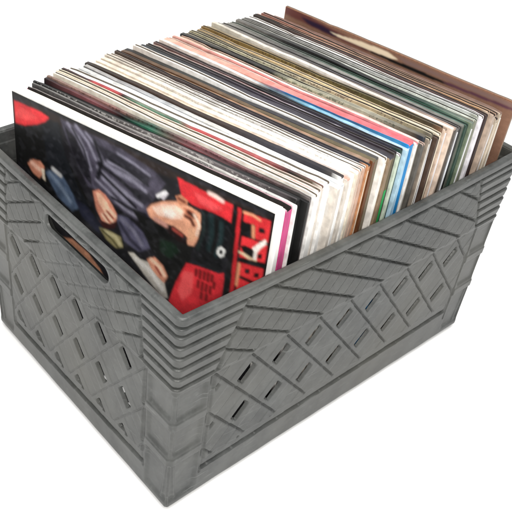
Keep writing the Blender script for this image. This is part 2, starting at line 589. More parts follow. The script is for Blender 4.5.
# start along the crate, thickness, height, shift off the wall, top edge, print stops left to right, right edge, options, label
RECS = [
 (4.62, .40, 12.26, .00, (176,160,162), [(0,GY),(.5,(150,140,140)),(1,(200,126,150))], PK, {}, "album sleeve with a magenta spine directly behind the portrait cover"),
 (5.03, .09, 12.36, .03, LG, [(0,DG),(.4,(110,104,104)),(.8,LG),(1,WH)], WH, {"ticks":(60,56,58)}, "thin sleeve with a white edge between the magenta spine and the black sleeves"),
 (5.13, .09, 12.42, .04, DG, [(0,BK),(.3,DG),(.6,(120,112,112)),(1,(70,62,66))], BK, {"ticks":(190,186,182)}, "grey sleeve with fine pale lettering along its top, before the black sleeves"),
 (5.23, .20, 12.32, .00, BK, [(0,BK),(.35,(30,34,34)),(1,BK)], BK, {}, "thick all black sleeve, the first behind the magenta spine"),
 (5.44, .13, 12.38, .02, (40,36,38), [(0,BK),(.22,(150,80,84)),(.34,BK),(.45,(48,124,94)),(.58,(148,76,80)),(.8,BK),(1,BK)], BK, {}, "black sleeve with dark red and green patches along its front"),
 (5.58, .11, 12.46, .06, (110,92,86), [(0,(150,120,104)),(.3,(150,96,88)),(.45,GN),(.6,(150,86,90)),(1,DG)], (120,112,110), {"ticks":(46,34,36)}, "sleeve with a dull red and green top next to the patchy black one"),
 (5.70, 0.170, 12.36, .08, LG, [(0,CR),(.5,(150,160,140)),(1,LG)], (228,220,218), {}, "grey green sleeve with a pinkish grey edge before the cream ones"),
 (5.88, 0.195, 12.46, .12, CR, [(0,CR),(.4,(240,232,214)),(1,(244,232,220))], (238,232,226), {}, "cream sleeve with a plain pale top, first of the cream ones"),
 (6.08, 0.215, 12.52, .14, (240,230,212), [(0,(226,206,170)),(.3,(230,196,170)),(.6,(236,214,200)),(1,(238,190,180))], WH, {}, "cream sleeve faintly pink at its right end, before the red and green line"),
 (6.30, 0.125, 12.60, .12, (150,70,66), [(0,BK),(.12,BK),(.15,RD),(.24,RD),(.27,BK),(.34,(96,150,120)),(.5,(70,120,96)),(.56,RD),(.8,(186,84,84)),(.9,BK),(1,(96,80,60))], (238,232,228), {}, "thin sleeve whose top line runs black then red then green then red"),
 (6.43, 0.225, 12.44, .10, WH, [(0,WH),(1,WH)], WH, {}, "white sleeve right behind the thin red and green line"),
 (6.66, 0.225, 12.48, .06, WH, [(0,LG),(.3,WH),(1,WH)], (246,246,246), {}, "white sleeve, second of the white run, pale grey at its left end"),
 (6.89, 0.225, 12.40, .02, WH, [(0,(170,172,172)),(.2,LG),(.35,WH),(1,WH)], WH, {"marks":(120,130,140)}, "white sleeve with small blue grey lettering along its top edge"),
 (7.12, 0.205, 12.42, .06, (238,236,232), [(0,GY),(.15,(120,116,118)),(.35,(150,156,164)),(.5,LG),(.8,WH),(1,(190,200,205))], (240,240,240), {"ticks":(150,156,164)}, "white sleeve printed with grey blotches at its left half"),
 (7.33, 0.195, 12.56, .10, (44,36,34), [(0,(48,38,30)),(.3,(70,48,36)),(.6,(60,44,40)),(.75,NV),(.93,(40,38,48)),(1,(70,62,60))], (240,238,234), {}, "dark sleeve, brown at left and navy at right, between white and peach ones"),
 (7.53, 0.205, 12.46, .08, (240,208,178), [(0,CR),(.4,(236,206,180)),(.7,(238,190,160)),(1,SL)], CR, {}, "peach sleeve turning salmon at its right end behind the navy one"),
 (7.74, 0.205, 12.56, .04, CR, [(0,(222,206,184)),(.5,CR),(1,WH)], WH, {}, "smooth cream sleeve between the salmon one and the dash marked one"),
 (7.95, 0.192, 12.62, .06, CR, [(0,(214,196,172)),(.5,(230,222,210)),(1,WH)], CR, {"ticks":(186,176,164)}, "cream sleeve with a row of faint brown dashes along its top"),
 (8.16, 0.182, 12.66, .10, (226,222,216), [(0,(206,190,168)),(.4,LG),(1,(240,236,230))], (222,196,178), {"ticks":(150,142,138)}, "off white sleeve with grey dashes and a pinkish beige edge"),
 (8.36, 0.182, 12.64, .12, (214,208,204), [(0,(190,168,146)),(.4,(200,196,194)),(1,(236,232,230))], (212,178,158), {"ticks":(120,116,118)}, "pale grey sleeve with darker dashes, last before the brown run"),
 (8.56, 0.162, 12.70, .12, (64,52,52), [(0,(84,66,54)),(.5,(64,52,56)),(1,NV)], (196,140,100), {}, "narrow dark sleeve with a tan edge at the start of the brown run"),
 (8.74, 0.212, 12.58, .10, TN, [(0,(176,146,112)),(.5,(160,112,78)),(1,(140,112,92))], (178,106,58), {}, "tan sleeve with an orange brown edge"),
 (8.97, 0.192, 12.64, .12, (110,90,62), [(0,BR),(.4,(110,74,46)),(.7,(84,74,46)),(1,OL)], (112,70,42), {}, "olive brown sleeve with a dark brown edge"),
 (9.18, 0.210, 12.60, .10, (66,62,58), [(0,BK),(.3,(40,46,44)),(.7,NV),(1,DG)], (124,112,92), {}, "black sleeve with an olive grey edge in front of the bright white one"),
 (9.41, 0.220, 12.70, .14, WH, [(0,(236,220,204)),(.4,WH),(1,WH)], (252,246,238), {}, "bright white sleeve standing out between olive and slate blue ones"),
 (9.64, 0.212, 12.66, .08, (58,54,64), [(0,(30,40,40)),(.25,(36,40,44)),(.5,(66,60,74)),(1,NV)], (150,128,104), {}, "slate blue sleeve with a brown grey edge"),
 (9.87, 0.200, 12.62, -.01, (52,48,58), [(0,(40,50,50)),(.5,(62,58,70)),(1,(50,42,50))], (104,92,62), {"patch":(40,164,86)}, "dark sleeve with a green patch low on its edge"),
 (10.10, 0.192, 12.64, .08, (64,58,66), [(0,(80,76,70)),(.5,(70,62,76)),(1,(58,48,56))], (70,64,58), {}, "dark violet sleeve just behind the one with the green patch"),
 (10.31, 0.172, 12.56, .06, (226,220,232), [(0,(200,150,120)),(.5,(190,130,120)),(.65,(225,215,232)),(1,(236,232,244))], (212,226,206), {}, "thin sleeve with a pale green edge"),
 (10.50, 0.172, 12.60, .08, (40,60,66), [(0,(120,86,80)),(.35,(96,76,78)),(.48,(36,36,40)),(.6,(56,50,60)),(1,(46,46,60))], (34,64,52), {}, "sleeve with a dark green edge beside the bright blue spine"),
 (10.69, 0.162, 12.64, .10, (150,200,224), [(0,(232,214,200)),(.4,(236,220,210)),(.5,(40,50,60)),(.56,(60,70,80)),(.66,(110,190,226)),(1,(200,214,236))], (190,222,240), {}, "sleeve with a pale sky blue edge touching the bright blue spine"),
 (10.87, 0.360, 12.68, -.03, (60,140,190), [(0,(232,150,124)),(.45,(226,140,120)),(.55,(40,110,170)),(.8,(40,96,150)),(1,(40,140,200))], (34,140,208), {"spine":1,"top":[(0,(226,176,156)),(.4,(224,150,136)),(.7,(222,116,118)),(1,(220,100,112))]}, "thick box set with a bright blue spine"),
 (11.25, .150, 12.60, .13, (240,222,216), [(0,(230,190,170)),(.5,(244,230,226)),(1,(240,214,216))], (226,220,216), {}, "very thin pinkish white sleeve hugging the back of the bright blue spine"),
 (11.42, .110, 12.66, .13, (220,110,112), [(0,(206,150,132)),(.4,(214,120,110)),(1,(214,90,104))], WH, {}, "thin salmon red sleeve with a white edge"),
 (11.54, .120, 12.62, .11, (238,214,200), [(0,PC),(.4,(240,220,206)),(1,(236,190,184))], (188,182,172), {}, "thin pale peach sleeve with a grey edge"),
 (11.69, 0.192, 12.58, .08, (226,190,168), [(0,(224,160,128)),(.5,(230,190,170)),(1,(206,160,150))], (96,92,86), {}, "peach sleeve with a dark grey edge near the salmon red one"),
 (11.90, 0.202, 12.62, .08, (96,92,80), [(0,BK),(.15,(40,34,34)),(.3,BK),(.42,BK),(.5,(180,176,140)),(.8,(176,170,146)),(1,(84,74,62))], (50,56,66), {"ticks":(40,60,52)}, "sleeve printed black at left and khaki at right with a blue black edge"),
 (12.12, 0.202, 12.60, .08, (190,184,156), [(0,(120,110,90)),(.3,(160,158,130)),(.7,(196,188,158)),(1,(170,160,130))], (156,142,128), {}, "pale khaki sleeve with a beige grey edge"),
 (12.34, 0.192, 12.64, .06, (178,168,140), [(0,(150,140,104)),(.4,(180,172,140)),(.7,(206,176,132)),(1,(150,140,110))], (120,112,100), {"marks":(70,50,60)}, "khaki sleeve with dark purple lettering along its top"),
 (12.55, 0.172, 12.58, .06, (120,96,72), [(0,(130,122,96)),(.5,(160,144,104)),(.85,(90,64,48)),(1,(60,44,36))], (84,66,56), {}, "sleeve turning dark brown at its right end before the cream one"),
 (12.74, 0.212, 12.62, .08, (236,206,156), [(0,(150,120,72)),(.4,(214,180,124)),(.7,(236,206,150)),(1,(246,230,200))], (246,232,208), {}, "pale yellow sleeve with a cream edge"),
 (12.97, 0.182, 12.70, .10, (112,94,52), [(0,(140,104,50)),(.4,(120,96,40)),(.7,(96,86,46)),(1,(74,60,44))], (122,92,70), {"ticks":(56,40,32)}, "olive sleeve with dark specks and a brown edge"),
 (13.17, 0.182, 12.66, .12, (150,130,112), [(0,(170,160,130)),(.5,(120,104,90)),(1,(140,110,90))], (230,206,186), {"ticks":(60,44,36)}, "brown speckled sleeve with a cream pink edge"),
 (13.37, 0.162, 12.72, .12, (236,226,216), [(0,(196,186,164)),(.5,(230,222,212)),(1,(238,216,200))], (236,214,196), {}, "thin off white sleeve behind the brown speckled one"),
 (13.55, 0.192, 12.68, .12, (130,120,112), [(0,(120,112,104)),(.4,(104,98,94)),(.8,(110,92,86)),(1,(214,170,146))], (96,84,74), {"ticks":(54,46,48)}, "grey brown sleeve with a salmon right corner"),
 (13.76, 0.190, 12.64, .03, (112,106,110), [(0,(140,134,124)),(.4,(96,92,94)),(.75,(104,84,110)),(1,(96,88,84))], (120,116,114), {"patch":(214,220,226),"ticks":(60,54,60)}, "purple grey sleeve with a pale patch on its edge"),
 (13.98, 0.192, 12.60, .08, (90,88,86), [(0,(130,126,116)),(.4,(84,82,84)),(1,(96,92,90))], (34,34,34), {}, "charcoal sleeve with a black edge"),
 (14.19, 0.192, 12.58, .08, (136,134,126), [(0,(120,118,110)),(.3,(60,58,58)),(.5,(140,138,132)),(1,(100,104,94))], (96,100,90), {"ticks":(66,62,60)}, "grey sleeve with an olive grey edge beside the dark green one"),
 (14.40, 0.192, 12.58, .06, (50,92,76), [(0,(150,146,136)),(.3,(120,120,116)),(.55,(60,96,76)),(1,(28,88,72))], (58,80,70), {}, "dark green sleeve with a dull green edge"),
 (14.61, 0.192, 12.62, .06, (40,42,40), [(0,(140,134,126)),(.25,(50,48,48)),(.45,BK),(.72,(18,18,18)),(.85,(60,96,80)),(1,(130,150,130))], (120,132,110), {}, "black sleeve with a grey green edge behind the dark green one"),
 (14.82, 0.192, 12.56, .06, (196,204,190), [(0,GY),(.3,(150,148,140)),(.6,(180,190,180)),(1,(196,206,190))], (176,170,140), {}, "pale sage sleeve with a khaki edge"),
 (15.03, 0.192, 12.56, .05, (184,190,178), [(0,(120,116,108)),(.4,(168,166,160)),(1,(190,196,184))], (140,142,124), {"ticks":(120,124,110)}, "sage sleeve with a striped grey edge"),
 (15.24, 0.182, 12.58, .05, (176,176,172), [(0,(110,106,100)),(.4,(150,148,144)),(1,(196,200,196))], (170,172,160), {}, "light grey sleeve in front of the white one near the back"),
 (15.44, 0.212, 12.60, .05, (248,244,248), [(0,WH),(.5,WH),(1,(240,232,246))], (250,246,252), {}, "white sleeve nearest the back of the crate"),
 (15.67, 0.182, 12.66, .04, (72,56,50), [(0,(60,48,40)),(.5,(90,60,54)),(1,(76,52,48))], (56,42,40), {}, "dark brown sleeve directly behind the rear white one"),
 (15.87, 0.202, 12.62, .04, (190,140,112), [(0,(190,130,110)),(.5,(176,130,96)),(1,(180,134,88))], (206,186,166), {}, "tan pink sleeve with a beige edge near the back"),
 (16.06, 0.212, 12.60, .03, (150,104,80), [(0,(150,96,84)),(.5,(158,112,84)),(1,(150,110,76))], (196,176,160), {}, "plain brown sleeve between the plum brown one and the low tan one"),
 (16.28, .20, 12.26, .10, (170,130,104), [(0,(120,84,72)),(.3,(150,104,84)),(.6,(176,130,96)),(1,(150,110,86))], (206,186,166), {}, "low tan sleeve with a beige edge behind the plain brown one"),
 (16.50, .20, 12.26, .04, (96,70,62), [(0,(96,60,54)),(.3,(70,48,50)),(.5,(130,96,76)),(1,(120,92,80))], (196,180,160), {}, "dark brown sleeve with a sandy edge among the tan ones near the back"),
 (16.72, .20, 12.26, .06, (176,138,110), [(0,(150,104,84)),(.4,(176,130,100)),(1,(150,112,90))], (170,150,132), {}, "tan sleeve with a grey brown edge, second in front of the rearmost album"),
 (16.96, .19, 12.26, .04, (120,88,74), [(0,(140,96,80)),(.5,(104,70,62)),(1,(136,100,82))], (206,190,170), {}, "brown sleeve with a pale sand edge right in front of the rearmost album"),
]


def at(y):
    """place and yaw of a sleeve whose front right edge stands at y"""
    s = (y - Y0) / (Y1 - Y0)
    return y, YAW0 + (YAW1 - YAW0) * s


def stand(name, y, shift, label, cat="record", group="vinyl records packed in the crate"):
    y, yaw = at(y)
    o = empty(name, (y, X_R + shift, FLOOR_Z), math.pi / 2 + yaw)
    # local x runs to the left-hand end of the record, local y towards the camera; flip y so that the back grows away
    o.scale = (1, -1, 1)
    tag(o, label, cat, group)
    return o


def mute(c, k=0.24):
    g = (c[0] * 0.3 + c[1] * 0.55 + c[2] * 0.15)
    return tuple(g * k + v * (1 - k) for v in c)


def record(i, y, t, h, sh, top, stops, side, opt, label):
    w = 12.30 + rng.uniform(-0.05, 0.04)
    stops = [(p, mute(c)) for p, c in stops]; top = mute(top)
    if 5.8 < y < 7.6:
        side = (252, 250, 247) if i % 3 else (226, 217, 206)
    root = stand("vinyl_record", y, sh, label)
    tk = opt.get("ticks", 0) or opt.get("marks", 0)
    edge_top = opt.get("top") or [(p, tuple((c[k] * 2 + top[k]) / 3 for k in range(3))) for p, c in stops]
    if len(stops) > 1 and stops[-1][0] >= 1:
        stops = stops[:-1] + [(0.965, stops[-1][1]), (0.985, side), (1.0, side)]
    open_top = rng.random() < 0.50 and t > 0.14 and not opt.get("spine")
    mats = [printed(stops, tk), printed(edge_top), board(side, "edge"), board((58, 54, 52) if sum(top) < 560 else (138, 128, 116), "inside")]  # last one: shade in the open top and dark disc edge, painted as colour
    sum_s = sum(side)
    # nothing stands quite level: one end rides up a little
    roll = rng.uniform(-0.011, 0.011)
    root.rotation_euler[1] = roll
    root.location.z += max(0.0, roll * 12.3) * S
    sleeve_mesh("sleeve", w, h, t, mats, i * 13 + 5, root, open_top=open_top)
    if open_top and rng.random() < 0.55:
        c = rng.choice([(236, 230, 218), (214, 200, 176), (226, 226, 226), (150, 144, 136)])
        strip_mesh("inner_sleeve", 0.25, w - 0.25, t * 0.42, t * 0.58, 0.1, h - rng.uniform(0.05, 0.16), board(c, "top"), root)
    if opt.get("patch"):
        strip_mesh("sticker", -0.012, -0.002, t * 0.12, t * 0.92, 8.6, 11.1 if opt["patch"][1] < 200 else 11.4, board(opt["patch"], "edge"), root)
    if opt.get("spine"):
        strip_mesh("spine", -0.014, -0.002, t * 0.28, t * 0.98, 0.1, h - 0.12, board(side, "edge", 0.35), root)
        strip_mesh("sleeve_edge", -0.010, -0.002, t * 0.02, t * 0.22, 0.1, h - 0.14, board((186, 220, 240), "edge"), root)
    elif rng.random() < 0.45 and not (4.4 < y < 7.8) and sum_s > 330:
        # the inner sleeve peeps out of the open right-hand side
        c = rng.choice([(240, 236, 228), (226, 214, 196), (236, 236, 240)]) 
        strip_mesh("inner_sleeve", -rng.uniform(0.015, 0.05), 0.3, t * 0.36, t * 0.60, 0.05, h - 0.2 - rng.uniform(0, 0.15), board(c, "edge"), root)
    return root


def art_mesh(name, w, h, t, paint, n, mat, parent, y=-0.014):
    """a printed cover sheet: painted with vertex colours, its front at local y"""
    nx, nz = n
    X = np.linspace(0, w, nx); Z = np.linspace(0, h, nz)
    XX, ZZ = np.meshgrid(X, Z)
    wob = 0.03 * (np.sin(XX * 0.55 + 0.4) * 0.5) * np.clip((ZZ / h - 0.5) * 2, 0, 1)
    F = np.stack([XX, np.full_like(XX, y) + wob, ZZ], -1).reshape(-1, 3)
    B = np.stack([XX, np.full_like(XX, y + t) + wob, ZZ], -1).reshape(-1, 3)
    V = np.concatenate([F, B])
    idx = np.arange(nx * nz).reshape(nz, nx)
    q = np.stack([idx[:-1, :-1], idx[1:, :-1], idx[1:, 1:], idx[:-1, 1:]], -1).reshape(-1, 4)
    qb = q[:, ::-1] + nx * nz
    rim = np.concatenate([idx[0, :], idx[1:, -1], idx[-1, -2::-1], idx[-2:0:-1, 0]])
    r2 = np.roll(rim, -1)
    qs = np.stack([rim, r2, r2 + nx * nz, rim + nx * nz], -1)
    me = fast_mesh(name, V, np.concatenate([q, qb, qs]), mat)
    me.polygons.foreach_set("use_smooth", np.zeros(len(me.polygons), bool))
    col = paint(w - XX, h - ZZ).reshape(-1, 3)            # from the left edge, from the top
    col = np.concatenate([col, col])
    rgba = np.concatenate([col, np.ones((len(col), 1))], 1).astype(np.float32)
    ca = me.color_attributes.new("print", "FLOAT_COLOR", "POINT")
    ca.data.foreach_set("color", rgba.ravel())
    o = bpy.data.objects.new(name, me); COL.objects.link(o); o.parent = parent
    return o


def ink_mat(name):
    m, nt, b = new_mat(name)
    a = nt.nodes.new("ShaderNodeVertexColor"); a.layer_name = "print"
    nt.links.new(a.outputs["Color"], b.inputs["Base Color"])
    b.inputs["Roughness"].default_value = 0.36
    b.inputs["Specular IOR Level"].default_value = 0.2
    return m


def inside(P, X, Y):
    r = np.zeros(X.shape, bool)
    n = len(P)
    for i in range(n):
        x0, y0 = P[i]; x1, y1 = P[(i + 1) % n]
        if y0 == y1:
            continue
        c = ((y0 > Y) != (y1 > Y)) & (X < (x1 - x0) * (Y - y0) / (y1 - y0) + x0)
        r ^= c
    return r


def vnoise(X, Y, f, seed):
    g = np.random.RandomState(seed).rand(64, 64)
    x, y = X * f, Y * f
    xi, yi = np.floor(x).astype(int), np.floor(y).astype(int)
    fx, fy = x - xi, y - yi
    fx, fy = fx * fx * (3 - 2 * fx), fy * fy * (3 - 2 * fy)
    G = lambda a, b: g[a % 64, b % 64]
    return (G(xi, yi) * (1 - fx) + G(xi + 1, yi) * fx) * (1 - fy) + (G(xi, yi + 1) * (1 - fx) + G(xi + 1, yi + 1) * fx) * fy


COVER = [
((20,22,22),3,[(-0.02,1.4),(1.49,0.8),(2.56,0.25),(2.73,1.59),(3.64,2.85),(4.68,4.24),(2.85,4.64),(1.22,3.66),(-0.21,2.93)],0,0),
((42,33,30),4,[(0.09,0.12),(12.17,0.21),(12.22,0.52),(8.18,0.47),(6.84,0.61),(3.97,0.63),(2.04,0.46)],0,1),
((216,40,46),2,[(0.09,0.38),(0.88,0.34),(1.52,0.31),(1.99,0.39),(1.77,0.65),(1.27,0.98),(0.6,1.29),(0.0,1.44)],0,2),
((232,66,66),5,[(0.43,0.55),(1.08,0.57),(1.4,0.66),(0.73,1.02),(0.28,1.06)],0,0),
((28,30,34),3,[(1.6,0.89),(2.46,0.38),(2.73,1.59),(3.43,2.95),(4.05,3.61),(3.62,4.02),(2.66,3.49),(1.82,2.82)],0,1),
((78,94,118),4,[(1.64,3.04),(2.15,2.67),(2.58,2.76),(3.0,3.24),(3.52,3.87),(3.08,4.28),(2.32,3.94)],0,3),
((118,134,156),4,[(1.92,2.96),(2.45,3.3),(2.98,3.83)],0.12,0),
((196,196,196),1,[(2.1,2.69),(2.47,2.81)],0.1,0),
((214,140,112),2,[(0.63,3.05),(1.0,2.7),(1.39,2.62),(1.6,2.77),(1.53,3.14),(1.28,3.49),(0.95,3.39)],0,4),
((246,190,166),2,[(0.93,2.92),(1.31,3.04)],0.12,0),
((238,220,196),1,[(1.43,2.94),(1.59,2.91),(1.62,3.48),(1.46,3.41)],0,0),
((72,68,82),3,[(2.57,0.21),(4.22,0.23),(5.66,0.27),(7.11,0.53),(7.67,0.83),(7.26,1.63),(6.87,2.22),(7.17,2.58),(6.86,3.1),(5.88,3.06),(5.08,2.79),(4.47,2.61),(3.95,2.66),(3.35,1.69),(2.95,1.05)],0,3),
((40,38,46),4,[(4.37,0.55),(5.91,0.59),(7.03,0.86),(6.87,1.24),(5.83,1.27),(4.86,1.12)],0,3),
((30,29,34),3,[(2.76,0.43),(3.37,0.7),(4.06,1.83),(4.16,2.52),(3.65,2.19),(3.15,1.41)],0,3),
((46,44,52),3,[(6.04,1.75),(6.88,1.54),(7.18,1.76),(6.82,2.2),(6.34,2.24)],0,3),
((134,131,148),2,[(2.97,0.26),(3.47,0.66),(3.86,1.2),(4.11,1.81)],0.1,0),
((134,131,148),2,[(3.38,0.18),(3.97,0.63),(4.37,1.25)],0.08,0),
((134,131,148),2,[(3.87,0.28),(4.37,0.64),(4.66,1.03)],0.06,0),
((134,131,148),2,[(4.56,1.16),(5.35,1.35),(6.12,1.36),(6.79,1.58)],0.12,0),
((134,131,148),2,[(4.47,1.56),(5.16,1.88),(5.95,2.15),(6.63,2.29)],0.12,0),
((134,131,148),2,[(4.67,1.92),(5.27,2.2),(5.97,2.51),(6.56,2.78)],0.1,0),
((134,131,148),2,[(4.96,1.08),(5.73,1.09),(6.59,1.24)],0.08,0),
((134,131,148),2,[(5.38,2.7),(5.98,2.88),(6.66,2.92)],0.08,0),
((134,131,148),2,[(5.43,0.53),(6.19,0.63),(6.94,0.82)],0.06,0),
((134,131,148),2,[(4.37,2.15),(4.77,2.33),(5.37,2.61)],0.07,0),
((26,25,30),2,[(3.17,0.35),(3.76,1.06),(4.01,1.76)],0.07,0),
((26,25,30),2,[(4.51,1.36),(5.55,1.62),(6.53,1.97)],0.1,0),
((26,25,30),2,[(4.62,1.72),(5.46,2.11),(6.35,2.51)],0.08,0),
((26,25,30),2,[(5.05,0.95),(6.02,1.06),(6.87,1.28)],0.09,0),
((26,25,30),2,[(4.32,0.49),(4.66,1.21),(4.47,2.01)],0.12,0),
((26,25,30),2,[(5.18,2.61),(5.97,2.69),(6.84,2.64)],0.08,0),
((214,150,116),2,[(2.47,5.92),(3.04,5.73),(3.93,6.01),(4.58,6.51),(4.92,6.98),(4.37,7.18),(3.36,6.85),(2.57,6.51)],0,4),
((240,214,190),2,[(4.03,6.6),(4.48,6.68),(4.7,6.99),(4.37,7.07)],0,0),
((38,40,56),3,[(3.2,3.53),(3.95,3.66),(4.79,4.33),(4.47,4.69),(3.62,4.32)],0,3),
((84,82,104),4,[(5.34,3.33),(5.99,3.16),(6.79,3.52),(7.16,4.05),(6.58,4.55),(5.82,4.4)],0,3),
((120,118,138),4,[(5.69,3.4),(6.3,3.67),(6.72,4.14)],0.12,0),
((48,46,62),2,[(5.6,3.63),(6.12,4.15),(6.63,4.38)],0.1,0),
((24,26,24),3,[(6.17,2.65),(7.42,2.73),(8.72,2.72),(9.1,2.9),(9.0,3.85),(8.56,4.83),(8.26,5.98),(7.98,5.51),(7.83,4.73),(7.11,4.03),(6.68,3.29)],0,3),
((26,44,32),5,[(7.6,3.39),(8.21,3.27),(8.51,3.49),(8.08,4.1),(7.59,3.97)],0,0),
((222,144,118),2,[(4.21,2.78),(4.52,2.54),(4.87,2.65),(5.18,2.93),(5.44,3.28),(5.4,3.64),(5.09,3.93),(4.68,3.99),(4.37,3.51)],0,4),
((250,196,164),2,[(4.37,2.75),(4.62,2.68),(4.98,2.98),(5.08,3.31),(4.78,3.46),(4.52,3.2)],0,4),
((250,206,176),1,[(4.88,3.5),(5.19,3.69)],0.09,0),
((250,206,176),1,[(5.03,3.24),(5.34,3.42)],0.09,0),
((250,206,176),1,[(4.73,3.67),(4.94,3.86)],0.09,0),
((150,78,62),1,[(4.93,3.38),(5.24,3.57)],0.05,0),
((150,78,62),1,[(4.78,3.6),(5.04,3.81)],0.05,0),
((58,18,20),2,[(4.47,4.0),(5.09,3.93),(5.45,3.61),(5.35,4.0),(4.79,4.33)],0,0),
((160,150,104),3,[(4.52,4.37),(5.1,4.28),(5.66,4.29),(5.78,4.73),(5.42,4.96),(4.89,4.78)],0,5),
((200,190,146),2,[(4.89,4.43),(5.41,4.42),(5.62,4.66)],0.12,0),
((90,84,50),1,[(4.68,4.44),(5.21,4.62),(5.52,4.86)],0.06,0),
((200,194,184),2,[(6.04,4.84),(6.34,4.73),(6.65,4.87),(7.34,4.75),(7.87,5.32),(8.12,6.06),(7.88,6.2),(6.99,5.61)],0,5),
((236,232,226),2,[(6.45,4.98),(7.17,5.2),(7.8,5.77)],0.14,0),
((222,150,120),2,[(6.99,4.69),(7.37,4.38),(7.77,4.56),(8.04,4.97),(7.88,5.42),(7.57,5.28),(7.21,5.02)],0,4),
((252,206,176),1,[(7.23,4.61),(7.64,4.74),(7.85,5.02)],0.12,0),
((150,70,58),1,[(7.45,4.84),(7.71,5.1)],0.06,0),
((30,22,22),2,[(8.26,0.91),(8.91,0.86),(9.36,0.99),(9.4,1.4),(8.79,1.43),(8.34,1.34)],0,0),
((236,168,134),2,[(6.88,2.35),(7.1,2.02),(7.63,1.63),(8.25,1.34),(8.69,1.31),(9.27,1.38),(9.39,1.75),(9.32,2.41),(9.1,2.94),(8.84,3.03),(8.72,2.68),(8.16,2.59),(7.51,2.69),(7.03,2.64)],0,4),
((255,214,192),3,[(7.1,2.15),(7.64,1.76),(8.17,1.55),(8.54,1.64),(8.48,2.02),(8.04,2.24),(7.4,2.37)],0,4),
((255,236,224),4,[(7.61,2.04),(8.01,1.81),(8.25,1.92),(8.04,2.2),(7.72,2.22)],0,0),
((238,178,140),2,[(8.78,2.33),(9.07,2.13),(9.23,2.37),(9.04,2.79),(8.87,2.83)],0,4),
((196,116,86),2,[(8.53,1.47),(8.97,1.43),(9.16,1.65),(8.91,1.81),(8.64,1.73)],0,4),
((92,48,36),1,[(8.64,1.81),(8.87,1.83),(9.02,2.03)],0.1,0),
((70,36,30),1,[(8.76,1.58),(9.07,1.65)],0.09,0),
((250,214,190),1,[(9.02,1.58),(9.27,1.9),(9.19,2.39)],0.08,0),
((36,20,20),2,[(7.74,2.57),(8.15,2.5),(8.53,2.59),(8.81,2.72),(8.75,3.03),(8.38,3.08),(7.9,2.91)],0,0),
((160,70,60),1,[(8.16,2.64),(8.54,2.72)],0.08,0),
((206,150,136),2,[(7.32,2.6),(7.79,2.64)],0.1,0),
((214,140,104),1,[(8.14,1.17),(8.44,0.95),(8.71,1.04),(8.65,1.33),(8.3,1.45)],0,4),
((120,60,44),1,[(8.28,1.2),(8.55,1.24)],0.06,0),
((198,192,198),1,[(7.35,1.5),(7.6,1.21),(7.83,1.19),(7.63,1.59)],0,0),
((236,234,236),1,[(7.35,1.54),(7.69,1.21)],0.07,0),
((222,42,50),1,[(8.17,0.35),(9.26,0.4),(10.56,0.41),(10.57,1.17),(10.07,1.24),(9.38,1.19),(8.86,1.18),(8.4,1.01)],0,2),
((244,80,84),4,[(8.89,0.61),(9.67,0.67),(10.19,0.76),(9.79,1.03),(9.19,0.98)],0,0),
((244,214,204),1,[(9.55,0.39),(9.81,0.4),(10.11,0.46)],0.1,0),
((22,26,28),1,[(9.29,1.15),(9.72,1.11),(10.18,1.1),(10.57,1.17),(10.58,1.95),(10.58,3.04),(10.29,3.57),(9.62,3.56),(9.06,3.53),(9.23,2.83),(9.33,2.05)],0,3),
((34,50,52),6,[(9.74,1.36),(9.85,1.97),(9.8,2.72)],0.16,0),
((38,56,58),5,[(10.17,1.37),(10.21,2.05),(10.08,2.84)],0.12,0),
((8,10,10),2,[(9.95,1.3),(10.03,2.05),(9.91,2.93)],0.1,0),
((40,50,50),4,[(9.39,1.32),(9.47,2.07),(9.29,2.98)],0.08,0),
((220,220,216),1,[(10.13,2.5),(10.28,2.33),(10.47,2.41),(10.45,2.69),(10.3,2.86),(10.12,2.78)],0,0),
((50,50,50),0,[(10.22,2.54),(10.34,2.48),(10.38,2.64),(10.24,2.71)],0,0),
((220,42,52),1,[(8.86,3.87),(9.36,3.75),(10.34,3.59),(10.54,3.43),(10.56,4.78),(9.79,5.75),(8.86,6.73),(8.17,6.18),(8.44,5.05)],0,2),
((242,84,86),5,[(8.76,4.32),(9.22,4.17),(9.21,5.16),(8.79,5.82),(8.56,5.44)],0,0),
((120,20,28),1,[(9.33,3.96),(9.32,4.21)],0.07,0),
((120,20,28),1,[(9.51,3.91),(9.51,4.25)],0.07,0),
((120,20,28),1,[(9.7,3.9),(9.69,4.2)],0.07,0),
((120,20,28),1,[(9.87,3.85),(9.87,4.19)],0.07,0),
((120,20,28),1,[(10.05,3.85),(10.04,4.09)],0.07,0),
((120,20,28),1,[(9.47,4.42),(9.46,4.72)],0.07,0),
((120,20,28),1,[(9.66,4.41),(9.65,4.76)],0.07,0),
((120,20,28),1,[(9.84,4.41),(9.83,4.71)],0.07,0),
((120,20,28),1,[(10.02,4.4),(10.02,4.7)],0.07,0),
((120,20,28),1,[(10.17,4.12),(10.16,4.37)],0.07,0),
((120,20,28),1,[(9.66,4.91),(9.65,5.17)],0.07,0),
((120,20,28),1,[(9.89,4.87),(9.88,5.13)],0.07,0),
((16,13,14),1,[(10.57,0.33),(12.14,0.27),(12.29,3.86),(10.62,4.85)],0,0),
((204,36,44),1,[(10.76,0.4),(10.9,0.39),(11.06,4.59),(10.89,4.69)],0,2),
((226,46,52),1,[(11.01,0.45),(12.09,0.33),(12.11,0.82),(12.13,1.23),(11.58,1.34),(11.51,0.79),(11.03,0.86)],0,2),
((20,14,14),1,[(11.67,0.79),(11.9,0.76),(11.91,0.96),(11.68,1.0)],0,0),
((230,160,120),1,[(11.02,0.49),(11.37,0.44),(11.66,0.5)],0.06,0),
((226,150,110),1,[(11.44,0.87),(11.5,1.3)],0.06,0),
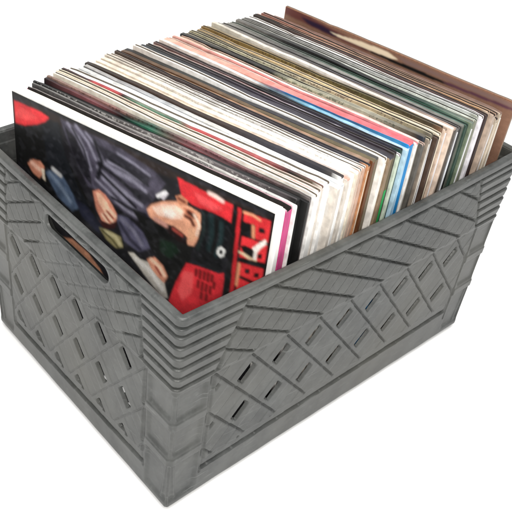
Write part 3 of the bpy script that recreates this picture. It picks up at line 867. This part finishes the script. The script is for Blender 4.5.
((226,46,52),1,[(11.05,1.49),(11.55,1.4),(12.13,1.36),(12.15,1.87),(12.11,2.12),(11.06,2.41)],0,2),
((18,13,14),1,[(11.04,1.93),(11.2,1.81),(11.61,1.81),(11.72,1.97),(11.66,2.18),(11.3,2.24)],0,0),
((226,204,166),1,[(11.04,2.2),(11.21,2.2),(11.46,2.24),(11.71,2.2)],0.07,0),
((246,238,228),1,[(11.52,1.77),(11.76,1.43),(12.0,1.13),(12.05,1.32),(11.87,1.59),(11.74,1.87),(11.75,2.18),(11.61,2.21),(11.62,1.89)],0,0),
((18,13,14),1,[(11.79,1.89),(11.94,1.81),(11.93,2.04),(11.77,2.08)],0,0),
((226,46,52),1,[(11.09,2.62),(11.63,2.51),(12.11,2.39),(12.18,3.45),(11.11,4.07)],0,2),
((24,14,15),1,[(11.37,2.79),(11.57,2.68),(11.56,2.92),(11.35,2.98)],0,0),
((24,14,15),1,[(11.75,2.77),(11.94,2.66),(11.93,2.89),(11.73,2.96)],0,0),
((24,14,15),1,[(11.22,3.25),(11.6,3.22),(11.94,3.22)],0.09,0),
((226,150,110),1,[(11.1,2.71),(11.1,3.69)],0.06,0),
]



def brush(P, w, X, Y):
    """a brush stroke of width w that tapers at both ends"""
    d = np.full(X.shape, 9.0)
    n = len(P) - 1
    for i in range(n):
        (x0, y0), (x1, y1) = P[i], P[i + 1]
        dx, dy = x1 - x0, y1 - y0
        t = np.clip(((X - x0) * dx + (Y - y0) * dy) / max(1e-6, dx * dx + dy * dy), 0, 1)
        ww = w * (1 - 0.7 * abs(2 * (i + 0.5) / n - 1) ** 2)
        d = np.minimum(d, np.hypot(X - x0 - t * dx, Y - y0 - t * dy) / ww)
    return np.clip(1.5 - d, 0, 1)


def portrait_paint(A, B):
    base = np.zeros(A.shape + (3,)) + np.array(alb((30, 29, 33))[:3])
    base *= (0.7 + 0.9 * vnoise(A, B, 1.4, 3))[..., None]
    tx = {0: np.ones(A.shape),
          1: 0.6 + 0.8 * vnoise(A, B, 2.2, 8),
          2: 0.80 + 0.36 * vnoise(A, B, 1.6, 9),
          3: 0.45 + 1.1 * (0.6 * vnoise(A * 0.7 + B * 0.6, B * 2.2 - A * 1.1, 2.3, 11) + 0.4 * vnoise(A, B, 5.5, 12)),
          4: 0.76 + 0.44 * (0.6 * vnoise(A, B, 2.6, 5) + 0.4 * vnoise(A, B, 6.5, 6)),
          5: 0.78 + 0.42 * vnoise(A, B, 3.4, 2)}
    for c, soft, P, w, t in COVER:
        if w:
            m = brush(P, w, A, B)
        else:
            m = inside([(a if a > 0.3 else a - 0.3, b) for a, b in P], A, B).astype(float)
        if soft:
            m = blur(m, soft)
        m = m[..., None]
        base = base * (1 - m) + np.array(alb(c)[:3]) * tx[t][..., None] * m
    # thin black edging round the picture
    e = np.minimum(np.minimum(A, 12.18 - A), np.minimum(B, 12.24 - B))
    k = 1 - sst(e, 0.06, 0.12)
    base = base * (1 - k[..., None]) + np.array(alb((18, 14, 14))[:3]) * k[..., None]
    for k in range(3):
        base[..., k] = blur(base[..., k], 2)
    # tonal mottling and the grain of a printed photograph
    mot = 0.5 * vnoise(A + 0.3 * B, B, 3.1, 31) + 0.3 * vnoise(A, B - 0.4 * A, 6.3, 32) + 0.2 * vnoise(A, B, 13.0, 33)
    base *= (0.78 + 0.62 * mot)[..., None]
    dark = np.clip(1 - base.mean(-1) / 0.12, 0, 1)[..., None]
    base = base + dark * 0.035 * np.clip(vnoise(A * 0.8 + B, B - A, 4.0, 34) - 0.55, 0, 1)[..., None] * np.array([0.9, 0.9, 1.1])
    base *= (0.90 + 0.20 * np.random.RandomState(4).rand(*A.shape))[..., None]
    g = base.mean(-1, keepdims=True)
    base = base * 0.98 + g * 0.04
    return np.clip(base, 0.005, 0.82)


def front_record():
    root = stand("vinyl_record", 4.30, -0.02, "album with a portrait of a man in a black cap on red, frontmost of all")
    t = 0.30
    sleeve_mesh("sleeve", 12.42, 12.40, t, [board(WH, "front"), board((246, 240, 226), "top"), board(WH, "edge")], 3, root, curve=0.02)
    o = art_mesh("cover_print", 12.18, 12.24, 0.01, portrait_paint, (440, 440), ink_mat("portrait_ink"), root, y=-0.035)
    o.location = (0.20 * S, 0, 0)
    return root


def back_paint(A, B):
    """the last cover: brown print with a plum blot, a cream figure and a black stripe along its top"""
    B = B / 0.50
    base = np.zeros(A.shape + (3,)) + np.array(alb((138, 104, 86))[:3])
    base *= (0.80 + 0.4 * (0.6 * vnoise(A, B, 0.9, 21) + 0.4 * vnoise(A, B, 4.0, 22)))[..., None]
    base *= (0.92 + 0.16 * np.random.RandomState(8).rand(*A.shape))[..., None]
    def put(P, c, n=3):
        nonlocal base
        m = blur(inside(P, A, B).astype(float), n)[..., None]
        base = base * (1 - m) + np.array(alb(c)[:3]) * m
    put([(0.0, 0.0), (1.6, 0.0), (3.2, 0.25), (5.0, 0.45), (5.0, 0.95), (3.4, 0.9), (0.0, 0.7)], (104, 62, 58), 5)
    put([(0.9, 0.25), (2.4, 0.3), (3.6, 0.55), (2.9, 0.85), (1.4, 0.7)], (50, 36, 56), 4)
    put([(2.7, 0.55), (3.6, 0.42), (4.6, 0.20), (6.0, 0.15), (6.6, 0.45), (6.0, 0.72), (4.6, 0.70), (3.4, 0.72)], (246, 226, 196), 2)
    put([(4.4, 0.80), (5.6, 0.66), (7.2, 0.58), (8.8, 0.62), (9.4, 0.78), (8.6, 0.9), (6.4, 0.92)], (20, 16, 18), 2)
    put([(6.4, 0.15), (12.4, 0.10), (12.4, 0.42), (9.0, 0.45), (7.0, 0.50)], (132, 106, 100), 5)
    put([(8.8, 0.62), (12.4, 0.42), (12.4, 0.64), (9.2, 0.84)], (88, 54, 72), 3)
    return np.clip(base, 0.005, 0.8)


def back_record():
    root = stand("vinyl_record", 17.72, 0.0, "brown album with a cream figure and black stripe along its top, rearmost in the crate")
    root.rotation_euler[2] += 0.008
    sleeve_mesh("sleeve", 12.34, 12.62, 0.13, [board((150, 108, 84), "front"), board((118, 98, 84), "top"), board((150, 128, 110), "edge")], 77, root, curve=0.02)
    art_mesh("cover_print", 12.28, 12.58, 0.01, back_paint, (260, 420), ink_mat("rear_cover_ink"), root, y=-0.035)
    return root


front_record()
for i, rec in enumerate(RECS):
    record(i, *rec)
back_record()
